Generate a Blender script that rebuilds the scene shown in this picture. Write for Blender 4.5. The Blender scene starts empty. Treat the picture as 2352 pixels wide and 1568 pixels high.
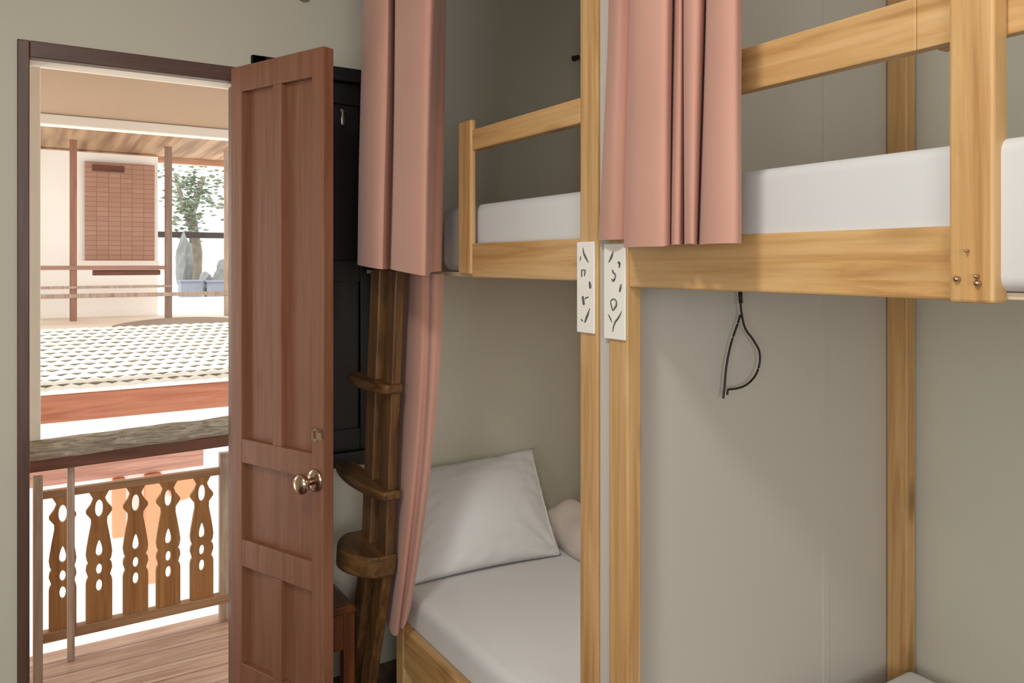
import bpy, bmesh, math, random
from mathutils import Vector, Matrix, noise as mnoise
random.seed(7)
scene = bpy.context.scene
COL = scene.collection
EYE = 1.52
WPOS = {}

# ------------------------------------------------------------------ helpers
def lin(r, g, b):
    f = lambda c: (c / 255) / 12.92 if c / 255 <= 0.04045 else ((c / 255 + 0.055) / 1.055) ** 2.4
    return (f(r), f(g), f(b), 1.0)

class MB:
    """collects shapes (world coordinates) that become ONE mesh object"""
    def __init__(s): s.v = []; s.f = []
    def add(s, vs, fs):
        n = len(s.v); s.v += [tuple(p) for p in vs]; s.f += [tuple(i + n for i in q) for q in fs]; return s
    def box(s, x0, x1, y0, y1, z0, z1, fn=None):
        vs = [(x, y, z) for z in (z0, z1) for y in (y0, y1) for x in (x0, x1)]
        if fn: vs = [fn(*p) for p in vs]
        return s.add(vs, [(0, 2, 3, 1), (4, 5, 7, 6), (0, 1, 5, 4), (2, 6, 7, 3), (0, 4, 6, 2), (1, 3, 7, 5)])
    def tube(s, pts, r, n=10, cap=True, flat=None):
        pts = [Vector(p) for p in pts]; rings = []
        for i, p in enumerate(pts):
            t = (pts[min(i + 1, len(pts) - 1)] - pts[max(i - 1, 0)]).normalized()
            a = Vector((0, 0, 1)) if abs(t.z) < 0.9 else Vector((1, 0, 0))
            u = t.cross(a).normalized(); w = t.cross(u)
            rr = r[i] if isinstance(r, (list, tuple)) else r
            rings.append([p + (u * math.cos(k * 2 * math.pi / n) + w * math.sin(k * 2 * math.pi / n)) * rr for k in range(n)])
        vs = [q for R in rings for q in R]; fs = []
        for i in range(len(pts) - 1):
            for k in range(n):
                a, b = i * n + k, i * n + (k + 1) % n
                fs.append((a, b, b + n, a + n))
        if cap:
            fs.append(tuple(reversed(range(n)))); fs.append(tuple(range(len(vs) - n, len(vs))))
        return s.add(vs, fs)
    def lathe(s, o, axis, prof, n=24):
        """prof: (distance along axis, radius)"""
        o = Vector(o); ax = Vector(axis).normalized()
        a = Vector((0, 0, 1)) if abs(ax.z) < 0.9 else Vector((1, 0, 0))
        u = ax.cross(a).normalized(); w = ax.cross(u); vs = []; fs = []
        for d, r in prof:
            for k in range(n):
                t = 2 * math.pi * k / n
                vs.append(o + ax * d + (u * math.cos(t) + w * math.sin(t)) * max(r, 1e-5))
        for i in range(len(prof) - 1):
            for k in range(n):
                p, q = i * n + k, i * n + (k + 1) % n
                fs.append((p, q, q + n, p + n))
        fs.append(tuple(reversed(range(n)))); fs.append(tuple(range(len(vs) - n, len(vs))))
        return s.add(vs, fs)
    def grid(s, fn, nu, nv, closed=False):
        vs = [fn(i / (nu - 1), j / (nv - 1)) for j in range(nv) for i in range(nu)]
        fs = [(j * nu + i, j * nu + i + 1, (j + 1) * nu + i + 1, (j + 1) * nu + i) for j in range(nv - 1) for i in range(nu - 1)]
        return s.add(vs, fs)
    def prism(s, outline, fn, t0, t1):
        """closed outline in 2D extruded from t0 to t1; fn(a, b, t) -> point"""
        n = len(outline)
        vs = [fn(a, b, t0) for a, b in outline] + [fn(a, b, t1) for a, b in outline]
        fs = [(i, (i + 1) % n, n + (i + 1) % n, n + i) for i in range(n)]
        fs += [tuple(reversed(range(n))), tuple(range(n, 2 * n))]
        return s.add(vs, fs)

def obj(name, mb, mat, parent=None, bevel=0.0, smooth=False, sub=0, solid=0.0, seg=2):
    if isinstance(mb, MB):
        xs = [Vector(p) for p in mb.v]
        lo = Vector([min(p[i] for p in xs) for i in range(3)]); hi = Vector([max(p[i] for p in xs) for i in range(3)])
        c = (lo + hi) / 2
        me = bpy.data.meshes.new(name); me.from_pydata([tuple(p - c) for p in xs], [], mb.f)
        bm = bmesh.new(); bm.from_mesh(me); bmesh.ops.recalc_face_normals(bm, faces=bm.faces); bm.to_mesh(me); bm.free()
    else:
        bm = mb
        lo = Vector([min(v.co[i] for v in bm.verts) for i in range(3)]); hi = Vector([max(v.co[i] for v in bm.verts) for i in range(3)])
        c = (lo + hi) / 2
        bmesh.ops.translate(bm, verts=bm.verts, vec=-c)
        bmesh.ops.recalc_face_normals(bm, faces=bm.faces)
        me = bpy.data.meshes.new(name); bm.to_mesh(me); bm.free()
    me.materials.append(mat)
    if smooth:
        for p in me.polygons: p.use_smooth = True
    o = bpy.data.objects.new(name, me); COL.objects.link(o)
    base = WPOS[parent.name] if parent else Vector((0, 0, 0))
    o.parent = parent; o.location = c - base; WPOS[o.name] = c.copy()
    if solid:
        m = o.modifiers.new('thickness', 'SOLIDIFY'); m.thickness = solid; m.offset = 0
    if bevel:
        m = o.modifiers.new('edge', 'BEVEL'); m.width = bevel; m.segments = seg; m.limit_method = 'ANGLE'; m.angle_limit = math.radians(40)
        m.harden_normals = False
    if sub:
        m = o.modifiers.new('smooth', 'SUBSURF'); m.levels = sub; m.render_levels = sub
    return o

def tag(o, label=None, cat=None, group=None, kind=None):
    if label: o['label'] = label
    if cat: o['category'] = cat
    if group: o['group'] = group
    if kind: o['kind'] = kind
    return o

def thing(name, loc, label, cat, group=None, kind=None):
    o = bpy.data.objects.new(name, None); COL.objects.link(o); o.empty_display_size = 0.05
    o.location = loc; WPOS[o.name] = Vector(loc)
    return tag(o, label, cat, group, kind)

def struct(name, mb, mat, label=None, **k):
    return tag(obj(name, mb, mat, **k), label, None, None, 'structure')

def B(*a): return MB().box(*a)

# ------------------------------------------------------------------ materials
def newmat(name):
    m = bpy.data.materials.new(name); m.use_nodes = True; nt = m.node_tree
    return m, nt, nt.nodes['Principled BSDF']

def vec(nt, scale=(1, 1, 1), rnd=True):
    tc = nt.nodes.new('ShaderNodeTexCoord'); mp = nt.nodes.new('ShaderNodeMapping'); mp.inputs['Scale'].default_value = scale
    if rnd:
        oi = nt.nodes.new('ShaderNodeObjectInfo'); mu = nt.nodes.new('ShaderNodeMath'); mu.operation = 'MULTIPLY'; mu.inputs[1].default_value = 37.0
        ad = nt.nodes.new('ShaderNodeVectorMath'); ad.operation = 'ADD'
        nt.links.new(oi.outputs['Random'], mu.inputs[0]); nt.links.new(tc.outputs['Object'], ad.inputs[0]); nt.links.new(mu.outputs[0], ad.inputs[1])
        nt.links.new(ad.outputs[0], mp.inputs['Vector'])
    else:
        nt.links.new(tc.outputs['Object'], mp.inputs['Vector'])
    return mp.outputs['Vector']

def noise(nt, v, scale, detail=3, rough=0.5, dist=0.0):
    n = nt.nodes.new('ShaderNodeTexNoise'); n.inputs['Scale'].default_value = scale; n.inputs['Detail'].default_value = detail
    n.inputs['Roughness'].default_value = rough; n.inputs['Distortion'].default_value = dist
    nt.links.new(v, n.inputs['Vector']); return n.outputs['Fac']

def ramp(nt, fac, stops):
    r = nt.nodes.new('ShaderNodeValToRGB'); e = r.color_ramp.elements
    while len(e) < len(stops): e.new(0.5)
    for el, (p, c) in zip(e, stops): el.position = p; el.color = c
    nt.links.new(fac, r.inputs['Fac']); return r.outputs['Color']

def mix(nt, fac, a, b, mode='MIX'):
    m = nt.nodes.new('ShaderNodeMix'); m.data_type = 'RGBA'; m.blend_type = mode
    for val, idx in ((fac, 0), (a, 6), (b, 7)):
        if hasattr(val, 'is_linked') or hasattr(val, 'node'): nt.links.new(val, m.inputs[idx])
        else: m.inputs[idx].default_value = val
    return m.outputs[2]

def bump(nt, bs, h, strength=0.2, dist=0.002):
    b = nt.nodes.new('ShaderNodeBump'); b.inputs['Strength'].default_value = strength; b.inputs['Distance'].default_value = dist
    nt.links.new(h, b.inputs['Height']); nt.links.new(b.outputs['Normal'], bs.inputs['Normal'])

def wood(name, axis, light, mid, dark, rough=0.45, knots=True, coat=0.15, grain=1.0):
    m, nt, bs = newmat(name)
    sc = [20.0 * grain] * 3; sc[axis] = 1.3 * grain
    v = vec(nt, tuple(sc))
    a = noise(nt, v, 1.6, 5, 0.6, 0.9)
    sc2 = [70.0] * 3; sc2[axis] = 1.6
    v2 = vec(nt, tuple(sc2)); fine = noise(nt, v2, 1.0, 3, 0.6)
    col = ramp(nt, a, [(0.28, dark), (0.47, mid), (0.68, light)])
    f2 = ramp(nt, fine, [(0.3, (0.72, 0.72, 0.72, 1)), (0.65, (1, 1, 1, 1))])
    col = mix(nt, 0.55, col, f2, 'MULTIPLY')
    if knots:
        sk = [9.0] * 3; sk[axis] = 4.0
        vk = vec(nt, tuple(sk)); vo = nt.nodes.new('ShaderNodeTexVoronoi'); vo.inputs['Scale'].default_value = 0.55
        nt.links.new(vk, vo.inputs['Vector'])
        kf = ramp(nt, vo.outputs['Distance'], [(0.04, (0.75, 0.75, 0.75, 1)), (0.16, (0, 0, 0, 1))])
        col = mix(nt, kf, col, tuple(c * 0.55 for c in dark[:3]) + (1,))
    nt.links.new(col, bs.inputs['Base Color']); bs.inputs['Roughness'].default_value = rough
    bs.inputs['Coat Weight'].default_value = coat; bs.inputs['Coat Roughness'].default_value = 0.3
    bump(nt, bs, fine, 0.12, 0.002)
    return m

def plain(name, col, rough=0.6, var=0.06, scale=4.0, bstr=0.08, bscale=60.0, metal=0.0, sheen=0.0):
    m, nt, bs = newmat(name)
    v = vec(nt); n = noise(nt, v, scale, 4, 0.55)
    lo = tuple(c * (1 - var) for c in col[:3]) + (1,); hi = tuple(min(1, c * (1 + var)) for c in col[:3]) + (1,)
    nt.links.new(ramp(nt, n, [(0.3, lo), (0.7, hi)]), bs.inputs['Base Color'])
    bs.inputs['Roughness'].default_value = rough; bs.inputs['Metallic'].default_value = metal
    if sheen: bs.inputs['Sheen Weight'].default_value = sheen
    if bstr: bump(nt, bs, noise(nt, v, bscale, 3, 0.6), bstr, 0.003)
    return m

HL, HM, HD = lin(214, 174, 120), lin(201, 158, 102), lin(176, 128, 74)
WX, WY, WZ = (wood('honey_wood_%s' % 'xyz'[i], i, HL, HM, HD) for i in range(3))
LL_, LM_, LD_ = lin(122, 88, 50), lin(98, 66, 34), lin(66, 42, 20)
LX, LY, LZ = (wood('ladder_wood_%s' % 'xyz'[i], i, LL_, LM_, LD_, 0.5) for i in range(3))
STOOLW = wood('stool_wood', 2, lin(132, 78, 44), lin(112, 62, 32), lin(82, 42, 20), 0.4, False)
WALL = plain('wall_paint', lin(203, 199, 184), 0.85, 0.025, 1.5, 0.05, 90)
PANEL = plain('partition_paint', lin(196, 189, 180), 0.8, 0.02, 1.2, 0.03, 60)
CEILM = plain('ceiling_paint', lin(225, 221, 212), 0.9, 0.02, 2)
DOORW = wood('door_paint', 2, lin(148, 102, 78), lin(140, 92, 68), lin(128, 80, 57), 0.55, False, 0.0)
FRAMEW = wood('frame_paint', 2, lin(98, 70, 55), lin(87, 59, 46), lin(72, 48, 37), 0.45, False, 0.1)
FRAMEH = wood('frame_paint_head', 0, lin(98, 70, 55), lin(87, 59, 46), lin(72, 48, 37), 0.45, False, 0.1)
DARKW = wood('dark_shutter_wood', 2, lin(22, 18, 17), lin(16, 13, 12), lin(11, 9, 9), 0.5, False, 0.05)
SHEET = plain('white_cotton', lin(207, 207, 206), 0.85, 0.015, 3, 0.10, 14, sheen=0.2)
SHEET2 = plain('grey_white_cotton', lin(212, 200, 192), 0.9, 0.03, 5, 0.2, 18, sheen=0.2)
PLY = plain('pale_plywood', lin(214, 196, 170), 0.7, 0.05, 3)
FLOORW = wood('dark_floor_wood', 1, lin(96, 64, 44), lin(80, 50, 34), lin(60, 36, 24), 0.4, False)
METAL = plain('bronze_metal', lin(196, 172, 152), 0.2, 0.05, 8, 0.0, metal=1.0)
STEEL = plain('steel', lin(190, 185, 175), 0.32, 0.05, 8, 0.0, metal=1.0)
BLACK = plain('black_rubber', lin(34, 26, 24), 0.5, 0.05, 8, 0.0)
CARD = plain('white_card', lin(238, 234, 226), 0.75, 0.015, 20, 0.02)
INK = plain('grey_ink', lin(96, 93, 95), 0.8, 0.25, 60, 0.0)
CREAM = plain('cream_paint', lin(242, 238, 230), 0.7, 0.02, 3)

def curtain_mat():
    m, nt, bs = newmat('dusty_pink_cloth')
    v = vec(nt, (1, 1, 1), False)
    n = noise(nt, v, 3.0, 3)
    col = ramp(nt, n, [(0.3, lin(192, 143, 126)), (0.7, lin(200, 152, 135))])
    v2 = vec(nt, (700, 700, 700), False); w = noise(nt, v2, 1.0, 2)
    nt.links.new(col, bs.inputs['Base Color']); bs.inputs['Roughness'].default_value = 0.9
    bs.inputs['Sheen Weight'].default_value = 0.15; bs.inputs['Sheen Roughness'].default_value = 0.5
    bump(nt, bs, w, 0.12, 0.001)
    return m
CURT = curtain_mat()

# ------------------------------------------------------------------ camera
cam = bpy.data.cameras.new('camera'); camo = bpy.data.objects.new('camera', cam); COL.objects.link(camo)
camo.location = (0, 0, EYE); camo.rotation_euler = (math.pi / 2, 0, -math.atan(1116 / 1775))
cam.sensor_width = 36; cam.lens = 1775 / 2352 * 36; cam.shift_y = -180 / 2352; cam.clip_start = 0.02; cam.clip_end = 300
scene.camera = camo

# ------------------------------------------------------------------ room shell
X0, X1, Y0, Y1, ZC = -1.9, 2.12, -2.3, 2.75, 2.9
T = 0.12
struct('floor', B(X0 - T, X1 + T, Y0 - T, Y1 + T, -0.1, 0.0), FLOORW)
struct('ceiling', B(X0 - T, X1 + T, Y0 - T, Y1 + T, ZC, ZC + 0.1), CEILM)
struct('wall_left', B(X0 - T, X0, Y0 - T, Y1 + T, 0, ZC), WALL)
struct('wall_rear', B(X0, X1, Y0 - T, Y0, 0, ZC), WALL)
struct('wall_right', B(X1, X1 + T, Y0 - T, Y1 + T, 0, ZC), WALL)
DX0, DX1, DZ = -0.02, 0.645, 2.185
SX0, SX1, SZ0, SZ1 = 0.66, 1.16, 0.77, 2.24
w = MB()
w.box(X0, DX0, Y1, Y1 + T, 0, ZC); w.box(DX0, DX1, Y1, Y1 + T, DZ, ZC)
w.box(DX1, SX0, Y1, Y1 + T, 0, ZC); w.box(SX0, SX1, Y1, Y1 + T, 0, SZ0); w.box(SX0, SX1, Y1, Y1 + T, SZ1, ZC)
w.box(SX1, X1, Y1, Y1 + T, 0, ZC)
struct('wall_front', w, WALL)
struct('wall_partition', B(1.056, X1, 1.287, 1.3215, 0, ZC), PANEL, bevel=0.002)
struct('trim_2', B(1.775, 1.8, 1.2845, 1.287, 0.0, ZC), PANEL)

# doorway frame
fr = MB()
fr.box(DX0 - 0.003, 0.009, Y1 - 0.012, Y1 + T + 0.01, 0, DZ + 0.005)
fr.box(0.612, DX1, Y1 - 0.012, Y1 + T + 0.01, 0, DZ + 0.005)
t1 = struct('trim_1', fr, FRAMEW, 'dark brown wooden frame around the open doorway', bevel=0.003)
obj('head', B(0.009, 0.612, Y1 - 0.012, Y1 + 0.03, 2.139, DZ + 0.005), FRAMEH, t1, bevel=0.003)
struct('trim_6', B(0.009, 0.612, Y1 + 0.0305, Y1 + T + 0.01, 2.143, DZ + 0.005), CREAM, 'lintel over the doorway, coloured white to stand in for daylight glare')  # outdoor glare on the reveal, put into the colour as white
struct('trim_3', B(-3, 4, 3.385, 3.47, 2.268, 2.2845), CREAM, 'white beam across the porch ceiling above the posts')

# window beside the door: dark frame and closed dark shutter
wd = thing('window_1', ((SX0 + SX1) / 2, Y1, SZ0), 'dark wooden window with closed black shutters behind the open door', 'window', kind='structure')
f2 = MB()
f2.box(SX0, SX0 + 0.05, Y1 - 0.015, Y1 + 0.08, SZ0, SZ1); f2.box(SX1 - 0.05, SX1, Y1 - 0.015, Y1 + 0.08, SZ0, SZ1)
f2.box(SX0, SX1, Y1 - 0.015, Y1 + 0.08, SZ1 - 0.05, SZ1); f2.box(SX0, SX1, Y1 - 0.015, Y1 + 0.08, SZ0, SZ0 + 0.05)
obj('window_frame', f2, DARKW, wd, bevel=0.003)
for a, b in ((SX0 + 0.05, 0.908), (0.912, SX1 - 0.05)):
    sh = MB(); sh.box(a, a + 0.045, Y1 + 0.015, Y1 + 0.045, SZ0 + 0.05, SZ1 - 0.05); sh.box(b - 0.045, b, Y1 + 0.015, Y1 + 0.045, SZ0 + 0.05, SZ1 - 0.05)
    for z in (SZ0 + 0.05, 1.45, SZ1 - 0.13): sh.box(a + 0.045, b - 0.045, Y1 + 0.016, Y1 + 0.045, z, z + 0.08)
    sh.box(a + 0.045, b - 0.045, Y1 + 0.028, Y1 + 0.038, SZ0 + 0.05, SZ1 - 0.05)
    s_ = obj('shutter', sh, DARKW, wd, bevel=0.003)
lt = MB(); lt.box(0.987, 0.999, Y1 + 0.006, Y1 + 0.016, 2.035, 2.06); lt.lathe((0.993, Y1 + 0.016, 2.085), (0, -1, 0), [(0, 0.009), (0.006, 0.009), (0.01, 0.004)], 12)
lt.box(0.989, 0.997, Y1 + 0.004, Y1 + 0.012, 2.03, 2.085)
obj('latch', lt, STEEL, wd, bevel=0.001)

# ------------------------------------------------------------------ door leaf (swung into the room)
HX, HY = 0.58, 2.69
dx, dy = 0.756 - 0.58, 2.266 - 2.69
DW = math.hypot(dx, dy); ux, uy = dx / DW, dy / DW
nx, ny = uy, -ux           # towards the doorway side: the visible face
if nx > 0: nx, ny = -nx, -ny
def leaf(u, w_, z): return (HX + u * ux + w_ * nx, HY + u * uy + w_ * ny, z)
LZ0, LZ1, LT = 0.012, 2.172, 0.04
dr = thing('door_1', leaf(0, -0.02, 0), 'reddish brown panelled wooden door leaf swung open into the room', 'door', kind='structure')
ZR = [(2.087, LZ1), (0.862, 0.94), (0.52, 0.609), (LZ0, 0.2)]
body = MB()
body.box(0, 0.059, -LT, 0, LZ0, LZ1, leaf); body.box(0.406, DW, -LT, 0, LZ0, LZ1, leaf)
for a, b in ZR: body.box(0.059, 0.406, -LT, 0, a, b, leaf)
body.box(0.219, 0.262, -LT, 0, 0.94, 2.087, leaf); body.box(0.219, 0.262, -LT, 0, 0.2, 0.52, leaf)
obj('door_frame', body, DOORW, dr, bevel=0.0025)
for a, b, z0, z1 in ((0.059, 0.219, 0.94, 2.087), (0.262, 0.406, 0.94, 2.087), (0.059, 0.406, 0.609, 0.862), (0.059, 0.219, 0.2, 0.52), (0.262, 0.406, 0.2, 0.52)):
    obj('door_panel', B(a, b, -LT + 0.006, -0.022, z0, z1, leaf), DOORW, dr)
kz = 0.862; ku = 0.422
lk = MB(); lk.lathe(leaf(ku, 0, kz), (nx, ny, 0), [(0, 0.034), (0.004, 0.034), (0.008, 0.028), (0.011, 0.016)], 28)
rose = obj('rose', lk, METAL, dr, smooth=True)
kn = MB(); kn.lathe(leaf(ku, 0.008, kz), (nx, ny, 0), [(0, 0.012), (0.018, 0.011), (0.026, 0.017), (0.034, 0.026), (0.044, 0.0305), (0.052, 0.029), (0.058, 0.022), (0.061, 0.012), (0.0615, 0.0)], 28)
obj('door_knob', kn, METAL, dr, smooth=True)
lp = MB()
lp.box(0.408, 0.456, 0, 0.003, 1.012, 1.02, leaf); lp.box(0.408, 0.416, 0, 0.003, 0.985, 1.02, leaf); lp.box(0.43, 0.456, 0, 0.003, 0.985, 1.02, leaf)
lp.box(0.414, 0.432, 0, 0.003, 0.978, 0.99, leaf)
lp.box(0.44, DW + 0.003, 0.002, 0.012, 0.998, 1.012, leaf)
obj('latch_plate', lp, METAL, dr, bevel=0.001)

# ------------------------------------------------------------------ bunk beds
FV = 1.05          # front face of the posts
def bolt(p, r, parent):
    m = MB(); m.lathe(p, (-1, 0, 0), [(0, r), (0.003, r), (0.006, r * 0.7), (0.0075, 0.001)], 16)
    return obj('bolt', m, METAL, parent, smooth=True)

lb = thing('bunk_bed', (1.55, 2.05, 0), 'honey wood bunk bed in the far corner, with a pillow on its lower berth', 'bunk bed', 'wooden bunk beds along the wall')
obj('post', B(FV, FV + 0.06, 1.323, 1.385, 0, 2.895), WZ, lb, bevel=0.004)
obj('post', B(2.05, 2.11, 1.326, 1.386, 0, 2.6), WZ, lb, bevel=0.004)
obj('post', B(2.084, 2.119, 2.66, 2.72, 0, 2.6), WZ, lb, bevel=0.004)
obj('post', B(FV, FV + 0.06, 2.34, 2.4, 0, 0.318), WZ, lb, bevel=0.004)
obj('guard_post', B(FV - 0.003, FV + 0.016, 1.882, 1.957, 1.487, 1.921), WZ, lb, bevel=0.007, seg=3)
obj('guard_rail', B(FV + 0.002, FV + 0.03, 1.385, 1.884, 1.834, 1.892), WY, lb, bevel=0.004)
obj('side_rail', B(FV + 0.002, FV + 0.03, 1.385, 1.884, 1.48, 1.575), WY, lb, bevel=0.004)
obj('lower_side_rail', B(FV, FV + 0.03, 1.385, 2.34, 0.19, 0.318), WY, lb, bevel=0.004)
obj('berth_board', B(FV + 0.031, 2.1, 1.39, 2.745, 1.481, 1.494), PLY, lb, bevel=0.002)
obj('lower_berth_board', B(FV + 0.031, 2.1, 1.39, 2.745, 0.24, 0.27), PLY, lb)

rb = thing('bunk_bed', (1.55, 0.4, 0), 'honey wood bunk bed nearest the camera, with a short bolted hanging post', 'bunk bed', 'wooden bunk beds along the wall')
obj('post', B(FV, FV + 0.04, 1.224, 1.283, 0, 2.895), WZ, rb, bevel=0.004)
obj('post', B(2.056, 2.098, 1.224, 1.284, 0, 2.895), WZ, rb, bevel=0.004)
obj('post', B(FV, FV + 0.06, -0.8, -0.74, 0, 2.895), WZ, rb, bevel=0.004)
obj('post', B(2.05, 2.11, -0.8, -0.74, 0, 2.6), WZ, rb, bevel=0.004)
hp = obj('hanging_post', B(FV - 0.006, FV + 0.03, 0.507, 0.564, 1.468, 2.5), WZ, rb, bevel=0.004)
for y, z, r in ((0.552, 1.499, 0.0055), (0.526, 1.494, 0.0055), (0.527, 1.503, 0.004), (0.539, 1.536, 0.003)): bolt((FV - 0.006, y, z), r * 0.8, hp)
obj('guard_rail', B(FV + 0.004, FV + 0.026, 0.56, 0.614, 1.8175, 1.892).box(FV + 0.004, FV + 0.026, 0.6145, 1.224, 1.8175, 1.892), WY, rb, bevel=0.0015)
obj('guard_rail', B(FV + 0.031, FV + 0.052, -0.74, 0.6, 1.8175, 1.9), WY, rb, bevel=0.003)
obj('side_rail', B(FV + 0.004, FV + 0.03, 0.562, 1.224, 1.47, 1.57), WY, rb, bevel=0.004)
obj('lower_side_rail', B(FV, FV + 0.03, -0.74, 1.224, 0.19, 0.318), WY, rb, bevel=0.004)
obj('berth_board', B(FV + 0.031, 2.1, -0.745, 1.223, 1.472, 1.482), PLY, rb, bevel=0.002)
obj('lower_berth_board', B(FV + 0.031, 2.1, -0.745, 1.223, 0.24, 0.27), PLY, rb)

# mattresses
def mattress(x0, x1, y0, y1, z0, z1, label, r=0.035, crown=0.008):
    """boxy mattress under a tight sheet: rounded edges, softly crowned top"""
    nx_, ny_ = 30, 34
    bm = bmesh.new(); bmesh.ops.create_cube(bm, size=1)
    for v in bm.verts:
        v.co = Vector(((x0 + x1) / 2 + v.co.x * (x1 - x0), (y0 + y1) / 2 + v.co.y * (y1 - y0), (z0 + z1) / 2 + v.co.z * (z1 - z0)))
    bmesh.ops.bevel(bm, geom=bm.edges[:], offset=r, segments=5, profile=0.5, affect='EDGES')
    o = obj('mattress', bm, SHEET, smooth=True)
    return tag(o, label, 'mattress', 'white mattresses on the bunks')
mattress(1.083, 2.049, 1.392, 2.14, 1.495, 1.69, 'white sheeted mattress on the upper berth behind the short far guard rail')
mattress(1.062, 2.049, -0.735, 1.218, 1.483, 1.682, 'white sheeted mattress on the upper berth nearest the camera', 0.02)
mattress(1.083, 2.049, 1.392, 2.66, 0.271, 0.412, 'white sheeted mattress carrying the pillow on the lower far berth')
mattress(1.083, 2.053, -0.735, 1.218, 0.271, 0.412, 'white sheeted mattress in the bottom right corner, only its corner showing', 0.025)

# pillow leaning against the far wall
BL, BR, TR, TL = Vector((1.09, 2.42, 0.418)), Vector((1.715, 2.375, 0.416)), Vector((1.785, 2.672, 0.752)), Vector((1.19, 2.69, 0.735))
def pillow_pt(a, b, side):
    # outline pulls in between the corners
    pin = 0.035
    aa = a + (0.5 - a) * pin * math.sin(math.pi * b) * 1.6
    bb = b + (0.5 - b) * pin * math.sin(math.pi * a) * 1.6
    p = BL.lerp(BR, aa).lerp(TL.lerp(TR, aa), bb)
    nrm = (BR - BL).cross(TL - BL).normalized()
    if nrm.y > 0: nrm = -nrm
    e = (max(0.0, math.sin(math.pi * a)) ** 0.55) * (max(0.0, math.sin(math.pi * b)) ** 0.55)
    amp = 0.105 if side > 0 else 0.045
    wr = 0.0
    edge = min(a, 1 - a, b, 1 - b)
    if edge < 0.3 and side > 0:
        wr = (0.3 - edge) / 0.3 * 0.010 * mnoise.noise(Vector((a * 13, b * 13, 2.3))) * (1 if edge > 0.01 else 0)
        # creases radiating from the lower right corner
        d = math.hypot(1 - a, b); ang = math.atan2(b, 1 - a)
        wr += 0.011 * math.exp(-d * 3.2) * math.sin(ang * 12) * min(1, edge * 14)
    if side > 0:
        wr += 0.006 * mnoise.noise(Vector((a * 3.1, b * 3.1, 7.7))) * e
    return tuple(p + nrm * (side * amp * e + wr))
pm = bmesh.new(); N = 56; vv = {}
for side in (1, -1):
    for j in range(N + 1):
        for i in range(N + 1):
            rim = i in (0, N) or j in (0, N)
            if side < 0 and rim: vv[(side, i, j)] = vv[(1, i, j)]
            else: vv[(side, i, j)] = pm.verts.new(pillow_pt(i / N, j / N, side))
for side in (1, -1):
    for j in range(N):
        for i in range(N):
            pm.faces.new((vv[(side, i, j)], vv[(side, i + 1, j)], vv[(side, i + 1, j + 1)], vv[(side, i, j + 1)]))
pl = obj('pillow', pm, SHEET, smooth=True)
tag(pl, 'plump white pillow leaning against the wall at the head of the lower berth', 'pillow')
hem = MB()
pts = []
for k in range(40):
    b = 0.02 + 0.96 * k / 39
    pts.append(pillow_pt(0.965, b, 1))
hem.tube(pts, 0.0035, 8)
obj('hem_piping', hem, SHEET, pl, smooth=True)

# rumpled blanket along the back wall
def bl_pt(a, b):
    y = 1.5 + 1.1 * a; t = b * math.pi
    x = 1.895 - 0.15 * math.cos(t) + 0.025 * mnoise.noise(Vector((a * 6, b * 2, 0.4)))
    z = 0.415 + (0.075 + 0.035 * a) * math.sin(t) ** 0.7 * (1 + 0.35 * mnoise.noise(Vector((a * 7, b * 3, 5.1))))
    return (x, y, z)
bk = MB().grid(bl_pt, 50, 24)
n0 = len(bk.v)
bk.f.append(tuple(range(0, 50 * 24, 50))); bk.f.append(tuple(reversed(range(49, 50 * 24, 50))))
bk.f.append(tuple(list(range(50)) + list(range(50 * 24 - 1, 50 * 23 - 1, -1))))
tag(obj('blanket', bk, SHEET2, smooth=True), 'rumpled pale blanket pushed against the wall beside the pillow', 'blanket')

# ------------------------------------------------------------------ curtains
def catmull(P, n=6):
    out = []
    for i in range(len(P) - 1):
        p0, p1, p2, p3 = P[max(i - 1, 0)], P[i], P[i + 1], P[min(i + 2, len(P) - 1)]
        for k in range(n):
            t = k / n
            out.append(tuple(0.5 * ((2 * b) + (-a + c) * t + (2 * a - 5 * b + 4 * c - d) * t * t + (-a + 3 * b - 3 * c + d) * t ** 3)
                             for a, b, c, d in zip(p0, p1, p2, p3)))
    out.append(P[-1]); return out

def curtain(top, bot, zb, ztop, zview, label, power=1.0, rows=34, folds=0.0):
    """top section is where the sheet stands at height zview; bot section at its hem (zb per point)"""
    A = catmull([tuple(p) for p in top]); C = catmull([p + (z,) for p, z in zip(bot, zb)])
    vs = []; fs = []; n = len(A)
    for j in range(rows):
        for i in range(n):
            z0 = C[i][2]; z = z0 + (ztop - z0) * j / (rows - 1)
            t = (zview - z) / (zview - z0)
            q = (max(t, 0) ** power) if t > 0 else t * 0.5
            s = 0.0022 * math.sin(z * 5.1 + i * 0.13)
            vs.append((A[i][0] + (C[i][0] - A[i][0]) * q + s, A[i][1] + (C[i][1] - A[i][1]) * q, z))
    fs = [(j * n + i, j * n + i + 1, (j + 1) * n + i + 1, (j + 1) * n + i) for j in range(rows - 1) for i in range(n - 1)]
    o = obj('curtain', MB().add(vs, fs), CURT, smooth=True, solid=0.0024)
    es = o.modifiers.new('crisp_hem', 'EDGE_SPLIT'); es.split_angle = math.radians(50)
    tag(o, label, 'curtain', 'dusty pink bunk curtains')
    return o

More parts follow.
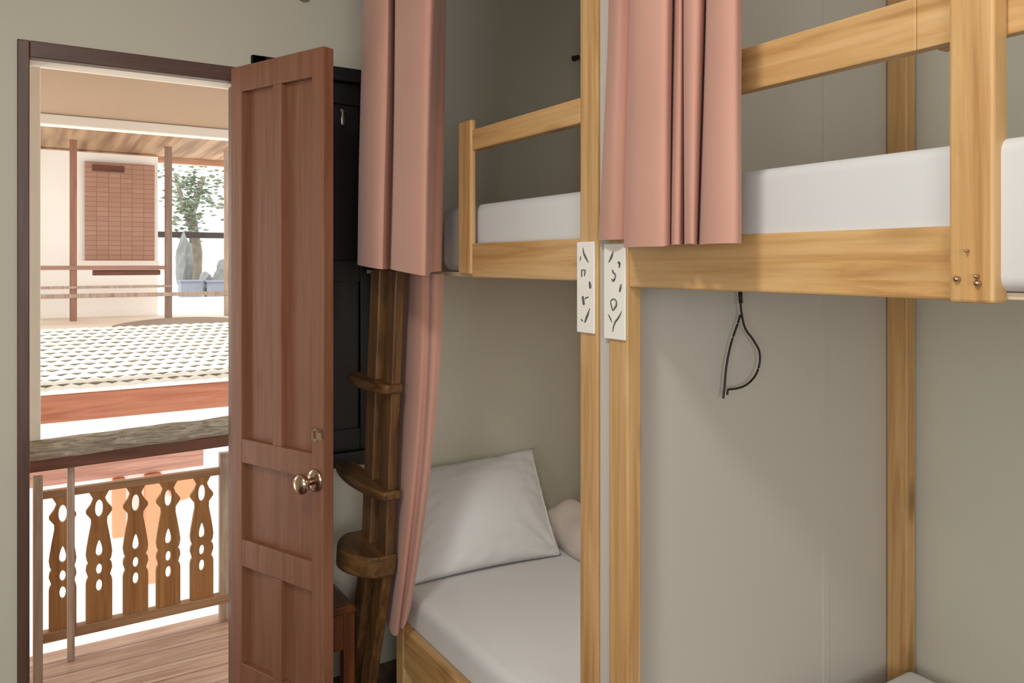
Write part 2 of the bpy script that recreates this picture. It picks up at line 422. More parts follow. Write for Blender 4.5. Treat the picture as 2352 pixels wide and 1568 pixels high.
UL_TOP = [(1.0, 2.514), (0.955, 2.455), (0.9, 2.299), (0.875, 2.142), (0.885, 2.084), (0.935, 2.153), (0.925, 2.117), (0.885, 2.01), (0.862, 1.857), (0.866, 1.774), (0.9, 1.798), (0.96, 1.904), (1.0, 1.946), (1.04, 2.029)]
UL_BOT = [(1.0, 2.555), (0.955, 2.504), (0.9, 2.344), (0.875, 2.176), (0.885, 2.117), (0.935, 2.185), (0.925, 2.149), (0.885, 2.047), (0.862, 1.898), (0.866, 1.812), (0.9, 1.846), (0.96, 1.947), (1.0, 1.967), (1.04, 2.057)]
LL_TOP = [(1.043, 2.44), (1.015, 2.205), (1.0, 2.137), (1.0, 2.09), (1.018, 2.08), (1.01, 2.04), (1.018, 2.027), (1.04, 2.035)]
LL_BOT = [(1.043, 2.57), (1.015, 2.391), (1.0, 2.32), (1.0, 2.278), (1.018, 2.292), (1.01, 2.253), (1.018, 2.248), (1.04, 2.273)]
RR_TOP = [(1.045, 1.277), (1.03, 1.248), (1.02, 1.216), (1.03, 1.205), (1.04, 1.2), (1.02, 1.176), (0.985, 1.14), (0.963, 1.101), (0.955, 1.054), (0.96, 1.014), (0.985, 1.026), (1.015, 1.052), (0.995, 1.028), (0.978, 1.004), (0.98, 0.998), (1.0, 1.013), (1.015, 1.026), (0.995, 1.003), (0.972, 0.975), (0.966, 0.95), (0.98, 0.948), (1.015, 0.974), (0.99, 0.946), (0.965, 0.914), (0.955, 0.878), (0.962, 0.857), (0.985, 0.866), (1.01, 0.887)]
RR_BOT = [(1.045, 1.313), (1.03, 1.286), (1.02, 1.244), (1.03, 1.221), (1.04, 1.215), (1.02, 1.189), (0.985, 1.156), (0.963, 1.114), (0.955, 1.065), (0.96, 1.025), (0.985, 1.032), (1.015, 1.058), (0.995, 1.034), (0.978, 1.011), (0.98, 1.002), (1.0, 1.015), (1.015, 1.027), (0.995, 1.004), (0.972, 0.976), (0.966, 0.956), (0.98, 0.96), (1.015, 0.989), (0.99, 0.961), (0.965, 0.927), (0.955, 0.887), (0.962, 0.861), (0.985, 0.868), (1.01, 0.888)]
ZT = ZC - 0.03
curtain(UL_TOP, UL_BOT, [1.516, 1.516, 1.513, 1.506, 1.502, 1.503, 1.502, 1.501, 1.494, 1.488, 1.489, 1.495, 1.497, 1.497], ZT, 2.25, 'long pink curtain of two broad folds hanging beside the open door')
curtain(LL_TOP, LL_BOT, [0.325, 0.322, 0.325, 0.335, 0.35, 0.365, 0.39, 0.41], 1.488, 1.462, 'narrow pink curtain gathered beside the pillow on the lower berth', 1.7)
curtain(RR_TOP, RR_BOT, [1.568] * 5 + [1.56] + [1.55] * 4 + [1.553] * 10 + [1.552] * 8, ZT, 1.98, 'pink curtain of several folds hanging over the middle posts')
tk = MB(); tk.box(0.93, 0.99, -0.74, 2.745, ZT - 0.005, ZC)
struct('trim_4', tk, CREAM, 'white curtain track on the ceiling along the bunks')

# ------------------------------------------------------------------ painted signs on the two middle posts
def sign(y0, y1, z0, z1, zbox, strokes, label):
    """strokes in the card's own measure: x across, y down, width; tapered polylines"""
    zx0, zx1, zy0, zy1 = zbox
    xf = FV - 0.006
    def pt(a, b): return (y1 + (y0 - y1) * (a - zx0) / (zx1 - zx0), z1 + (z0 - z1) * (b - zy0) / (zy1 - zy0))
    card = MB().prism([(y0, z0), (y1, z0), (y1, z1), (y0, z1)], lambda a, b, t: (t, a, b), xf + 0.0055, xf)
    o = obj('sign', card, CARD, bevel=0.0015)
    tag(o, label, 'sign', 'white painted signs on the posts')
    for nm, pts, ws in strokes:
        P = [pt(a, b) for a, b in pts]; W = [0.9 * w_ * abs(y1 - y0) / (zx1 - zx0) for w_ in ws]
        P2 = [p + (w_,) for p, w_ in zip(P, W)]
        P2 = catmull(P2, 5) if len(P2) > 2 else P2
        m = MB(); L = []; R = []
        for i, (a, b, w_) in enumerate(P2):
            q0 = P2[max(i - 1, 0)]; q1 = P2[min(i + 1, len(P2) - 1)]
            d = Vector((q1[0] - q0[0], q1[1] - q0[1])); d = d.normalized() if d.length else Vector((1, 0)); n_ = Vector((-d.y, d.x)) * max(w_, 0.00025) / 2
            L.append((a + n_.x, b + n_.y)); R.append((a - n_.x, b - n_.y))
        for i in range(len(L) - 1):
            q = [L[i], L[i + 1], R[i + 1], R[i]]
            m.add([(xf - 0.0007, a, b) for a, b in q] + [(xf + 0.0003, a, b) for a, b in q], [(0, 1, 2, 3), (4, 7, 6, 5), (0, 4, 5, 1), (1, 5, 6, 2), (2, 6, 7, 3), (3, 7, 4, 0)])
        obj(nm, m, INK, o)
    return o
sign(1.327, 1.388, 1.366, 1.567, (120, 352, 95, 1365), [
    ('painted_leaf', [(210, 175), (218, 250), (246, 315), (285, 388)], [6, 20, 24, 4]),
    ('painted_leaf', [(176, 300), (166, 360)], [14, 10]),
    ('letter', [(192, 485), (191, 535), (189, 588)], [16, 16, 14]),
    ('letter', [(190, 492), (215, 488), (238, 495), (234, 530), (228, 575)], [10, 10, 14, 16, 10]),
    ('painted_leaf', [(296, 645), (305, 695), (308, 742)], [14, 34, 30]),
    ('letter', [(205, 855), (212, 915), (222, 975)], [28, 32, 30]),
    ('letter', [(235, 888), (262, 870), (287, 862)], [14, 12, 8]),
    ('painted_leaf', [(302, 1018), (274, 1105), (252, 1165), (234, 1222)], [6, 24, 26, 14]),
    ('painted_leaf', [(180, 1178), (195, 1196), (208, 1205)], [12, 14, 6]),
], 'white sign painted with letters and grey leaves on the far middle post')
sign(1.2245, 1.2925, 1.36, 1.561, (495, 775, 135, 1465), [
    ('painted_leaf', [(626, 240), (602, 322), (562, 400)], [6, 28, 6]),
    ('letter', [(616, 500), (628, 540), (655, 568), (652, 615), (626, 650), (604, 628)], [16, 18, 14, 16, 24, 8]),
    ('painted_leaf', [(688, 395), (712, 415), (704, 475)], [22, 26, 10]),
    ('painted_leaf', [(732, 695), (722, 750), (710, 805)], [10, 26, 18]),
    ('letter', [(590, 945), (618, 908), (662, 922), (668, 990), (646, 1030), (622, 1062), (604, 1010), (590, 950)], [12, 14, 12, 22, 18, 12, 14, 12]),
    ('painted_leaf', [(555, 1120), (584, 1172), (606, 1228)], [4, 16, 8]),
    ('painted_leaf', [(740, 1062), (702, 1148), (650, 1230), (628, 1300), (619, 1362)], [4, 18, 18, 14, 8]),
], 'white sign painted with letters and grey leaves on the near middle post')

# ------------------------------------------------------------------ black cord hanging under the right bunk
cy = 1.262
cd = MB()
cd.tube(catmull([(1.431, cy, 1.472), (1.433, cy, 1.43), (1.437, cy, 1.40), (1.449, cy, 1.365), (1.478, cy, 1.335), (1.499, cy, 1.306), (1.499, cy, 1.275), (1.482, cy, 1.247), (1.45, cy, 1.229), (1.418, cy, 1.224), (1.392, cy, 1.2235), (1.388, cy, 1.212)], 8), 0.0026, 8)
c_o = obj('cord', cd, BLACK, smooth=True)
tag(c_o, 'thin black cord hanging in a loop beneath the upper berth', 'cord')
c2 = MB(); c2.tube(catmull([(1.437, cy + 0.004, 1.397), (1.427, cy + 0.004, 1.375), (1.405, cy + 0.004, 1.33), (1.39, cy + 0.004, 1.28), (1.383, cy + 0.004, 1.23), (1.379, cy + 0.004, 1.204)], 8), 0.0026, 8)
obj('cord_end', c2, BLACK, c_o, smooth=True)
c3 = MB(); c3.tube([(1.432, cy, 1.452), (1.434, cy, 1.425)], 0.0048, 10)
obj('cord_grip', c3, BLACK, c_o, smooth=True)

# ------------------------------------------------------------------ ladder
ld = thing('ladder', (0.96, 2.37, 0), 'dark wooden ladder with thick rounded treads standing between door and curtain', 'ladder')
def lean(x, y, z): return (x, y + 0.10 * (1.1 - z) / 1.1 + (0.13 * (0.56 - z) / 0.56 if z < 0.56 else 0.0), z)
def tread(z, th, x0, y0, y1, bulge):
    out = []
    n = 28
    for k in range(n + 1):
        t = k / n; y = y0 + (y1 - y0) * t
        out.append((x0 - bulge * math.sin(math.pi * t) ** 0.7, y))
    out += [(0.99, y1), (0.99, y0)]
    return MB().prism(out, lambda a, b, t: lean(a, b, t), z - th, z)
for a, b in ((2.215, 2.285), (2.345, 2.42)):
    zz = [0.0, 0.5, 0.54, 0.56, 0.6, 0.8, 1.5]
    pf = [lean(0, a, z)[1:] for z in zz] + [lean(0, b, z)[1:] for z in reversed(zz)]
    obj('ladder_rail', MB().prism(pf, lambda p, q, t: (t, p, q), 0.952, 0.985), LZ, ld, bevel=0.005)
for z, th, x0, y0, y1, bu in ((1.147, 0.03, 0.93, 2.205, 2.54, 0.03), (0.815, 0.03, 0.93, 2.19, 2.62, 0.03), (0.605, 0.07, 0.925, 2.205, 2.48, 0.075)):
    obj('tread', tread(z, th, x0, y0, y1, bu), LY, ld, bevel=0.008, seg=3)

# ------------------------------------------------------------------ stool under the window
st = thing('stool', (0.84, 2.45, 0), 'low reddish brown wooden stool under the dark window behind the door', 'stool')
def stool_pt(a, b, t): return (a, t, b)
top = [(0.745, 0.365), (0.745, 0.395), (0.905, 0.395), (0.922, 0.388), (0.928, 0.372), (0.928, 0.365)]
obj('seat', MB().prism(top, stool_pt, 2.44, 2.72), STOOLW, st, bevel=0.006, seg=3)
obj('apron', B(0.76, 0.915, 2.452, 2.47, 0.245, 0.366), STOOLW, st, bevel=0.003)
obj('apron', B(0.76, 0.915, 2.69, 2.708, 0.245, 0.366), STOOLW, st, bevel=0.003)
for x in (0.75, 0.885):
    for y in (2.448, 2.672):
        obj('leg', B(x, x + 0.04, y, y + 0.04, 0, 0.366), STOOLW, st, bevel=0.005)

# ------------------------------------------------------------------ small hooks on the far wall
def hook(x, z, label):
    m = MB(); m.lathe((x, Y1, z), (0, -1, 0), [(0, 0.022), (0.006, 0.022), (0.012, 0.012), (0.03, 0.008), (0.034, 0.012), (0.036, 0.0)], 20)
    tag(obj('wall_hook', m, STEEL, smooth=True), label, 'hook')
hook(0.844, 2.478, 'small round metal hook on the wall above the door')
m = MB(); m.lathe((2.052, Y1, 2.425), (0, -1, 0), [(0, 0.013), (0.006, 0.013), (0.02, 0.007), (0.03, 0.01), (0.032, 0)], 16)
tag(obj('wall_hook', m, BLACK, smooth=True), 'small dark hook on the wall beside the middle post', 'hook')

# disc added under the far upper berth as mount of a fill light
bl_ = MB(); bl_.lathe((1.62, 1.62, 1.4795), (0, 0, -1), [(0, 0.07), (0.008, 0.07), (0.01, 0.06)], 24)
tag(obj('berth_fill_disc', bl_, CREAM), 'flat round disc added under the upper berth of the far bunk for a fill light', 'lamp')
# ------------------------------------------------------------------ ceiling lamp and added fill lights
lamp = thing('ceiling_lamp', (-0.3, 0.45, ZC), 'round white ceiling lamp above the middle of the room', 'lamp')
lf = MB(); lf.lathe((-0.3, 0.45, ZC), (0, 0, -1), [(0, 0.22), (0.04, 0.22), (0.045, 0.2)], 32)
obj('lamp_base', lf, CREAM, lamp, smooth=False)
def area(name, loc, rot, size, energy, col, sy=None, shape='SQUARE'):
    L = bpy.data.lights.new(name, 'AREA'); L.energy = energy; L.color = col; L.size = size; L.shape = shape
    if sy: L.shape = 'RECTANGLE'; L.size_y = sy
    o = bpy.data.objects.new(name, L); COL.objects.link(o); o.location = loc; o.rotation_euler = rot; return o
area('lamp_light', (-0.3, 0.45, ZC - 0.06), (0, 0, 0), 0.3, 27, (1.0, 0.97, 0.92), shape='DISK')
area('berth_fill_light', (1.62, 1.62, 1.466), (0, 0, 0), 0.13, 3.2, (1.0, 0.95, 0.88), shape='DISK')  # added light, brightens wall and pillow below the upper berth
# unseen window frame added on the solid rear wall, with a fill light
w2 = thing('added_window_rear', (-0.5, Y0, 0.95), 'unseen white window frame added behind the camera for a fill light', 'window', kind='structure')
wf = MB()
for a, b, c, d in ((-1.25, -1.17, 0.9, 2.3), (0.17, 0.25, 0.9, 2.3), (-1.25, 0.25, 2.22, 2.3), (-1.25, 0.25, 0.9, 0.98)): wf.box(a, b, Y0, Y0 + 0.05, c, d)
obj('window_frame', wf, CREAM, w2, bevel=0.004)
area('rear_fill_light', (-0.5, Y0 + 0.06, 1.6), (math.radians(90), 0, 0), 1.32, 38, (0.96, 0.98, 1.0), 1.22)  # added fill from behind the camera

# unseen window frame added on the left wall, with a second fill light
w3 = thing('added_window_side', (X0, -0.9, 0.9), 'unseen white window frame added on the left wall for a fill light', 'window', kind='structure')
wf = MB()
for a, b, c, d in ((-1.66, -1.58, 0.75, 2.2), (-0.22, -0.14, 0.75, 2.2), (-1.66, -0.14, 2.12, 2.2), (-1.66, -0.14, 0.75, 0.83)): wf.box(X0, X0 + 0.05, a, b, c, d)
obj('window_frame', wf, CREAM, w3, bevel=0.004)
area('side_fill_light', (X0 + 0.06, -0.9, 1.475), (0, math.radians(-90), 0), 1.28, 30, (0.97, 0.985, 1.0), 1.28)  # added fill from the left, for far wall and bunks

# ================================================================== OUTSIDE
SUNW = lambda n, ax, a, b, c, **k: wood(n, ax, lin(*a), lin(*b), lin(*c), 0.6, False, 0.0, **k)
OX = SUNW('porch_wood_x', 0, (196, 166, 144), (180, 148, 126), (150, 116, 96))
RAILB = SUNW('rail_wood_x', 0, (176, 140, 106), (160, 122, 88), (134, 98, 66))
BALB = SUNW('baluster_wood_z', 2, (178, 130, 80), (160, 112, 64), (132, 88, 46))
POSTG = SUNW('weathered_wood_z', 2, (190, 172, 156), (172, 150, 134), (146, 122, 106))
FASC = SUNW('fascia_wood', 0, (190, 128, 100), (178, 114, 86), (158, 94, 68))
UNDER = SUNW('dark_board', 0, (120, 78, 60), (104, 64, 48), (84, 50, 36))
def log_mat():
    m, nt, bs = newmat('bark_grey')
    v = vec(nt, (4, 26, 26)); n = noise(nt, v, 2.2, 6, 0.65, 1.2)
    nt.links.new(ramp(nt, n, [(0.3, lin(112, 104, 88)), (0.5, lin(164, 156, 140)), (0.72, lin(210, 206, 196))]), bs.inputs['Base Color'])
    bs.inputs['Roughness'].default_value = 0.85; bump(nt, bs, n, 0.6, 0.01); return m
LOGM = log_mat()
def deck_mat():
    m, nt, bs = newmat('balcony_boards')
    v = vec(nt, (1.2, 16, 16), False); n = noise(nt, v, 2.0, 5, 0.6, 0.8)
    col = ramp(nt, n, [(0.3, lin(158, 124, 104)), (0.5, lin(192, 162, 142)), (0.7, lin(214, 190, 172))])
    v2 = vec(nt, (1, 1, 1), False)
    w_ = nt.nodes.new('ShaderNodeTexWave'); w_.bands_direction = 'Y'; w_.inputs['Scale'].default_value = 2.6; w_.inputs['Distortion'].default_value = 0.0
    nt.links.new(v2, w_.inputs['Vector'])
    g = ramp(nt, w_.outputs['Fac'], [(0.0, (0.45, 0.4, 0.36, 1)), (0.02, (1, 1, 1, 1))])
    nt.links.new(mix(nt, 1.0, col, g, 'MULTIPLY'), bs.inputs['Base Color']); bs.inputs['Roughness'].default_value = 0.4
    return m
struct('floor_balcony', B(-3, 4, Y1 + T + 0.012, 3.565, -0.16, -0.02), deck_mat(), 'brown plank floor of the balcony outside the door')
def soffit_mat(name, lo, hi, sc):
    m, nt, bs = newmat(name)
    v = vec(nt, (sc, 0.4, 1), False); n = noise(nt, v, 1.0, 3, 0.5)
    nt.links.new(ramp(nt, n, [(0.35, lin(*lo)), (0.62, lin(*hi))]), bs.inputs['Base Color']); bs.inputs['Roughness'].default_value = 0.7
    return m
struct('ceiling_porch', B(-3, 4, Y1 + T + 0.012, 4.7, 2.285, 2.36), soffit_mat('porch_ceiling', (158, 132, 110), (166, 140, 118), 0.8), 'plain beige porch ceiling outside the door')
struct('trim_5', B(-3, 4, 4.6, 4.68, 2.228, 2.284), CREAM, 'white eave board along the edge of the porch ceiling', bevel=0.006)

# balustrade of the balcony
bal = thing('balustrade', (0.4, 3.5, -0.02), 'brown balcony railing with five fretwork balusters outside the door', 'railing')
RX0, RX1 = -0.9, 0.751
obj('top_rail', B(0.045, RX1, 3.485, 3.515, 0.608, 0.638), RAILB, bal, bevel=0.003)
obj('bottom_rail', B(0.045, RX1, 3.478, 3.522, 0.053, 0.092), RAILB, bal, bevel=0.003)
obj('end_post', B(0.706, RX1, 3.48, 3.52, -0.02, 0.7), POSTG, bal, bevel=0.004)
obj('side_post', B(0.02, 0.052, 3.285, 3.315, -0.02, 0.745), POSTG, bal, bevel=0.004)
obj('side_post', B(0.134, 0.16, 3.438, 3.462, -0.02, 0.745), POSTG, bal, bevel=0.003)
OUT = [(0, .8), (.03, .62), (.06, .45), (.10, .62), (.145, .98), (.165, .98), (.21, .62), (.25, .6), (.33, .76), (.42, .92), (.48, 1), (.525, .92), (.545, .8), (.565, .95), (.60, 1), (.635, .88), (.655, .82), (.675, .95), (.70, 1), (1, 1)]
def hole(kind):
    if kind == 'diamond': return [(.5 - .5 * math.cos(2 * math.pi * k / 20), math.sin(2 * math.pi * k / 20)) for k in range(20)], .065, .215, .34
    if kind == 'drop': return None
def ell(t0, t1, hw, drop=False, n=18):
    P = []
    for k in range(n):
        a = 2 * math.pi * k / n; t = .5 - .5 * math.cos(a); s_ = math.sin(a)
        if drop: s_ *= (0.35 + 0.65 * t)
        P.append((t0 + (t1 - t0) * t, hw * s_))
    return P
def baluster(xc, hw, name='baluster'):
    z1, z0 = 0.612, 0.09; H_ = z1 - z0
    bm = bmesh.new(); edges = []
    def loop(P):
        vs = [bm.verts.new((xc + s_ * hw, 0, z1 - t * H_)) for t, s_ in P]
        for i in range(len(vs)): edges.append(bm.edges.new((vs[i], vs[(i + 1) % len(vs)])))
    loop([(t, -s_) for t, s_ in OUT] + [(t, s_) for t, s_ in reversed(OUT)])
    loop(ell(.07, .205, .3)); loop(ell(.38, .505, .34, True)); loop(ell(.56, .645, .22)); loop(ell(.68, .775, .23))
    bmesh.ops.triangle_fill(bm, use_beauty=True, use_dissolve=False, edges=edges)
    ext = bmesh.ops.extrude_face_region(bm, geom=bm.faces[:])
    for v in [g for g in ext['geom'] if isinstance(g, bmesh.types.BMVert)]: v.co.y += 0.018
    bmesh.ops.translate(bm, verts=bm.verts, vec=(0, 3.491, 0))
    return obj(name, bm, BALB, bal)
for xc in (0.121, 0.247, 0.379, 0.502, 0.634): baluster(xc, 0.047)
# log handrail
lg = MB(); P = []; R = []
for k in range(60):
    x = -0.6 + 2.4 * k / 59; P.append((x, 3.4 + 0.004 * mnoise.noise(Vector((x * 5, 0, 0))), 0.816 + 0.026 * (x - 0.0) + 0.004 * mnoise.noise(Vector((x * 4, 2, 0))))); R.append(0.04 + 0.003 * mnoise.noise(Vector((x * 9, 5, 1))))
lg.tube(P, R, 20)
lo = obj('handrail', lg, LOGM, smooth=True)
tag(lo, 'thick grey log handrail along the balcony', 'handrail')
obj('under_board', MB().box(-0.6, 1.8, 3.38, 3.42, 0.74, 0.785, lambda x, y, z: (x, y, z + 0.016 * x)), UNDER, lo, bevel=0.003)
pc = MB(); pc.box(0.008, 0.046, 3.40, 3.44, 0.845, 2.268)
tag(obj('porch_post', pc, CREAM, bevel=0.004), 'cream porch post rising from the log handrail', 'post')

# lower roof opposite: eave board and pale tiles
def tile_mat():
    m, nt, bs = newmat('pale_roof_tile')
    v = vec(nt, (1, 1, 1), False); n = noise(nt, v, 7, 4, 0.6)
    nt.links.new(ramp(nt, n, [(0.3, lin(184, 179, 166)), (0.7, lin(206, 202, 192))]), bs.inputs['Base Color']); bs.inputs['Roughness'].default_value = 0.8
    return m
rf = thing('tiled_roof', (1.0, 6.0, 0.75), 'low pale tiled roof with an orange wooden eave board across the yard', 'roof')
rows_, cols_ = 15, 92
tm = MB(); vs = []; fs = []
x0r, x1r = -2.5, 5.2; nU = cols_ * 6 + 1; L = []
for r_ in range(rows_):
    for e in range(2):
        t = (r_ + e) / rows_
        for i in range(nU):
            x = x0r + (x1r - x0r) * i / (nU - 1); ph = (x - x0r) / (x1r - x0r) * cols_ + 0.5 * (r_ % 2)
            y = 5.0 + 2.0 * t; z = 0.80 + 0.2 * t + (0.007 if e == 0 else 0.0) + 0.008 * abs(math.sin(math.pi * ph)) - 0.006 * mnoise.noise(Vector((round(ph) * 3.3, r_ * 1.7, 0)))
            vs.append((x, y - (0.02 * abs(math.sin(math.pi * ph)) if e == 0 else 0), z))
NR = rows_ * 2
fs = [(j * nU + i, j * nU + i + 1, (j + 1) * nU + i + 1, (j + 1) * nU + i) for j in range(NR - 1) for i in range(nU - 1)]
obj('tiles', tm.add(vs, fs), tile_mat(), rf)
obj('eave_board', B(-2.5, 5.2, 4.985, 5.02, 0.632, 0.785), FASC, rf, bevel=0.004)
# ground floor below that roof
WHITEW = plain('white_plaster', lin(248, 247, 244), 0.8, 0.015, 2)
hw_ = thing('lower_house', (1.0, 6.2, -2.6), 'white ground floor wall with a brown beam below the tiled roof', 'building')
obj('wall_panel', B(-2.5, 5.2, 6.0, 6.15, -2.6, 0.86), WHITEW, hw_)
obj('beam', B(-2.5, 1.09, 5.94, 6.0, 0.05, 0.20), SUNW('brown_beam', 0, (188, 142, 124), (172, 124, 106), (150, 104, 88)), hw_, bevel=0.004)
OR = plain('orange_paint', lin(232, 150, 112), 0.7, 0.05, 3)
for a, b, z0, z1 in ((0.50, 0.58, -0.36, 0.04), (0.70, 0.81, -0.72, 0.04)):
    obj('pillar', B(a, b, 5.9, 5.98, z0, z1), OR, hw_, bevel=0.01)
m = MB(); m.lathe((0.95, 5.98, -0.09), (0, -1, 0), [(0, 0.09), (0.03, 0.09), (0.04, 0.07)], 24)
obj('round_plaque', m, OR, hw_)
struct('ground', B(-14, 20, 3.6, 40, -2.7, -2.6), plain('pale_ground', lin(236, 228, 212), 0.9, 0.04, 1), 'pale sunlit ground of the yard')

# house opposite, upper veranda
oh = thing('opposite_house', (1.0, 9.0, 0.9), 'open timber veranda with a woven brown screen beyond the tiled roof', 'building')
STRIP = soffit_mat('striped_soffit', (128, 96, 72), (192, 164, 136), 8.0)
obj('veranda_floor', B(-2.5, 5.2, 7.0, 11.0, 0.86, 0.965), plain('veranda_floor', lin(232, 222, 206), 0.8, 0.06, 2), oh)
obj('soffit', MB().box(-2.5, 5.2, 6.6, 9.3, 2.68, 2.74, lambda x, y, z: (x, y, z + 0.02 * (9.3 - y))), STRIP, oh)
obj('veranda_beam', B(-2.5, 5.2, 9.2, 9.3, 2.62, 2.7), SUNW('veranda_beam', 0, (206, 166, 140), (190, 146, 120), (166, 122, 96)), oh)
VPX = SUNW('veranda_rail', 0, (168, 130, 114), (158, 120, 104), (140, 104, 90))
VPG = SUNW('grey_veranda_post', 2, (150, 126, 114), (138, 114, 102), (120, 98, 88))
VP = SUNW('veranda_post', 2, (158, 116, 98), (146, 104, 87), (128, 88, 72))
for a, b, z0, mt in ((0.352, 0.412, 0.965, VP), (1.19, 1.255, 0.965, VPG), (1.766, 1.82, 0.965, POSTG)):
    obj('veranda_post', B(a, b, 8.47, 8.53, z0, 2.7), mt, oh, bevel=0.006)
obj('veranda_wall', B(-2.5, 1.2, 9.06, 9.15, 0.96, 2.66), WHITEW, oh)
def screen_mat():
    m, nt, bs = newmat('woven_screen')
    v = vec(nt, (1, 1, 1), False)
    mp = nt.nodes.new('ShaderNodeMapping'); mp.inputs['Rotation'].default_value = (math.radians(90), 0, 0); nt.links.new(v, mp.inputs['Vector'])
    br = nt.nodes.new('ShaderNodeTexBrick'); br.offset = 0.0
    br.inputs['Color1'].default_value = lin(178, 142, 124); br.inputs['Color2'].default_value = lin(170, 133, 115); br.inputs['Mortar'].default_value = lin(150, 112, 96)
    br.inputs['Scale'].default_value = 1.0; br.inputs['Mortar Size'].default_value = 0.004; br.inputs['Brick Width'].default_value = 0.11; br.inputs['Row Height'].default_value = 0.05
    nt.links.new(mp.outputs[0], br.inputs['Vector']); nt.links.new(br.outputs['Color'], bs.inputs['Base Color']); bs.inputs['Roughness'].default_value = 0.75
    return m
sc_ = obj('woven_screen', B(0.508, 1.16, 9.0, 9.04, 1.545, 2.56), screen_mat(), oh, bevel=0.003)
obj('valance', B(0.575, 0.867, 8.985, 9.0, 2.465, 2.53), UNDER, sc_)
obj('sill_board', B(0.45, 1.2, 8.96, 9.06, 1.49, 1.545), CREAM, oh)
for z0, z1, mt, a, b in ((1.455, 1.495, VPX, -2.5, 1.19), (1.275, 1.3, POSTG, -2.5, 1.24), (1.185, 1.225, POSTG, -2.5, 1.8)):
    obj('veranda_rail', B(a, b, 8.45, 8.5, z0, z1), mt, oh, bevel=0.003)
obj('veranda_board', B(0.55, 1.15, 8.5, 8.62, 1.40, 1.452), UNDER, oh)

# beyond, on the right: tree, wall, boulders and crates
LEAFM = plain('grey_green_leaf', lin(104, 116, 98), 0.7, 0.25, 3)
BARK = plain('tree_bark', lin(112, 104, 92), 0.9, 0.2, 6, 0.4, 20)
tr = thing('tree', (2.3, 13.0, 0.9), 'grey green leafy tree beyond the veranda on the right', 'tree')
tb = MB(); tb.tube([(2.25, 13, 0.9), (2.28, 13, 1.7), (2.2, 13, 2.3), (2.4, 13.1, 2.9)], [0.11, 0.09, 0.07, 0.04], 10); tb.tube([(2.24, 13, 2.0), (2.05, 12.9, 2.5), (1.95, 12.9, 2.9)], [0.05, 0.04, 0.02], 8)
obj('trunk', tb, BARK, tr, smooth=True)
lm = MB()
for k in range(900):
    c_ = Vector((random.gauss(2.3, 0.34), random.gauss(13.0, 0.35), random.gauss(2.75, 0.22)))
    if k % 3 == 0: c_ = Vector((random.gauss(2.12, 0.13), random.gauss(12.9, 0.2), random.gauss(2.3, 0.25)))
    q = Matrix.Rotation(random.uniform(0, 6.28), 3, 'Z') @ Matrix.Rotation(random.uniform(0, 3.1), 3, 'X')
    s_ = random.uniform(0.035, 0.07)
    pts = [Vector(p) * s_ for p in ((-1, 0, 0), (0, 0.45, 0.08), (1.1, 0, 0), (0, -0.45, 0.08))]
    lm.add([c_ + q @ p for p in pts], [(0, 1, 2, 3)])
obj('foliage', lm, LEAFM, tr)
ter = B(1.25, 6, 11.0, 20, 0.5, 1.05)
struct('ground_terrace', ter, WHITEW, 'pale raised terrace behind the veranda')
gw = MB(); gw.box(1.3, 4.5, 12.45, 12.55, 1.9, 1.99)
gw.box(1.32, 1.40, 12.45, 12.55, 1.05, 1.99); gw.box(2.62, 2.70, 12.45, 12.55, 1.05, 1.99)
tag(obj('gate_beam', gw, BLACK, bevel=0.005), 'dark horizontal beam on posts in front of the grey green tree', 'beam')
STONE = plain('grey_stone', lin(104, 106, 106), 0.9, 0.18, 5, 0.5, 9)
def boulder(p, s, seed, label):
    bm = bmesh.new(); bmesh.ops.create_icosphere(bm, subdivisions=3, radius=1)
    for v in bm.verts:
        n_ = 1 + 0.35 * mnoise.noise(v.co * 1.3 + Vector((seed, 0, 0))) + 0.12 * mnoise.noise(v.co * 3.5 + Vector((seed, 3, 0)))
        v.co = Vector((v.co.x * s[0], v.co.y * s[1], v.co.z * s[2])) * n_ + Vector(p)
    tag(obj('boulder', bm, STONE), label, 'boulder', 'grey boulders behind the veranda')
boulder((1.95, 12.1, 1.5), (0.12, 0.13, 0.42), 1.0, 'tall pointed grey boulder under the tree beyond the veranda')
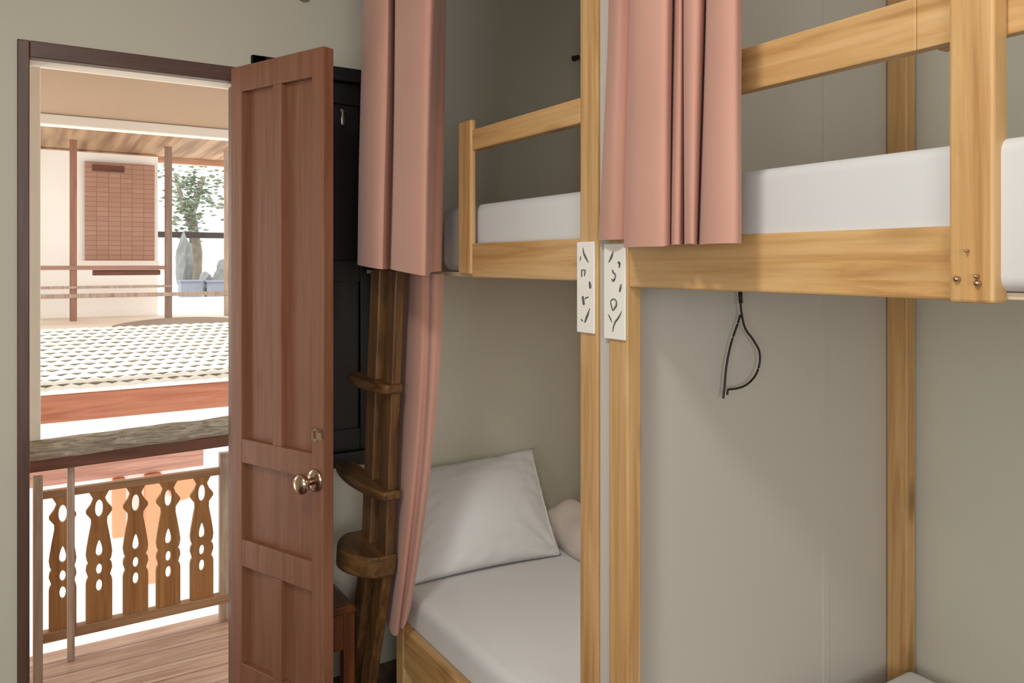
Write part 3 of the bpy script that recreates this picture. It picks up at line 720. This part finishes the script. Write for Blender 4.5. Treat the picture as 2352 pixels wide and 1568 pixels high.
boulder((2.2, 11.85, 1.22), (0.1, 0.1, 0.17), 4.0, 'low grey boulder at the foot of the tall one')
boulder((2.52, 12.15, 1.3), (0.15, 0.14, 0.26), 8.0, 'rounded grey boulder near the right veranda post')
CR = plain('blue_grey_paint', lin(104, 110, 122), 0.7, 0.08, 5)
for x, z, lab in ((1.93, 1.16, 'blue grey crate low on the terrace left of the boulders'), (2.27, 1.15, 'blue grey crate low on the terrace in front of the rounded boulder')):
    c_ = MB(); c_.box(x - 0.14, x + 0.14, 11.35, 11.6, 1.05, z + 0.1)
    c_.box(x - 0.15, x + 0.15, 11.34, 11.61, z + 0.1, z + 0.125)
    tag(obj('crate', c_, CR, bevel=0.004), lab, 'crate', 'crates on the terrace')
pn = MB()
def mound(a, b):
    x = 0.62 + 1.2 * a; y = 7.25 + 0.5 * b
    return (x, y, 0.95 + 0.075 * math.sin(math.pi * a) ** 0.5 * math.sin(math.pi * b) ** 0.5)
pn.grid(mound, 30, 14)
tag(obj('brown_slab', pn, plain('slab_brown', lin(150, 134, 120), 0.9, 0.1, 4), smooth=True, solid=0.01), 'low brown slab on the ridge of the tiled roof', 'slab')  # low domed brown sheet

# ------------------------------------------------------------------ sky and sun
world = bpy.data.worlds.new('sky'); scene.world = world; world.use_nodes = True
bg = world.node_tree.nodes['Background']; bg.inputs['Color'].default_value = (1.0, 0.99, 0.97, 1); bg.inputs['Strength'].default_value = 2.5
S = bpy.data.lights.new('sun', 'SUN'); S.energy = 4.5; S.angle = math.radians(1.0); S.color = (1, 0.97, 0.92)
so = bpy.data.objects.new('sun', S); COL.objects.link(so); so.location = (-6, -4, 12)
so.rotation_euler = Vector((0.45, 0.35, -1.0)).to_track_quat('-Z', 'Y').to_euler()

# ------------------------------------------------------------------ view
vs_ = scene.view_settings
vs_.view_transform = 'Standard'; vs_.look = 'None'; vs_.gamma = 1.0; vs_.exposure = 0.0; vs_.use_curve_mapping = False
scene.cycles.use_denoising = True
scene.cycles.max_bounces = 10; scene.cycles.diffuse_bounces = 6
scene.cycles.sample_clamp_indirect = 6.0
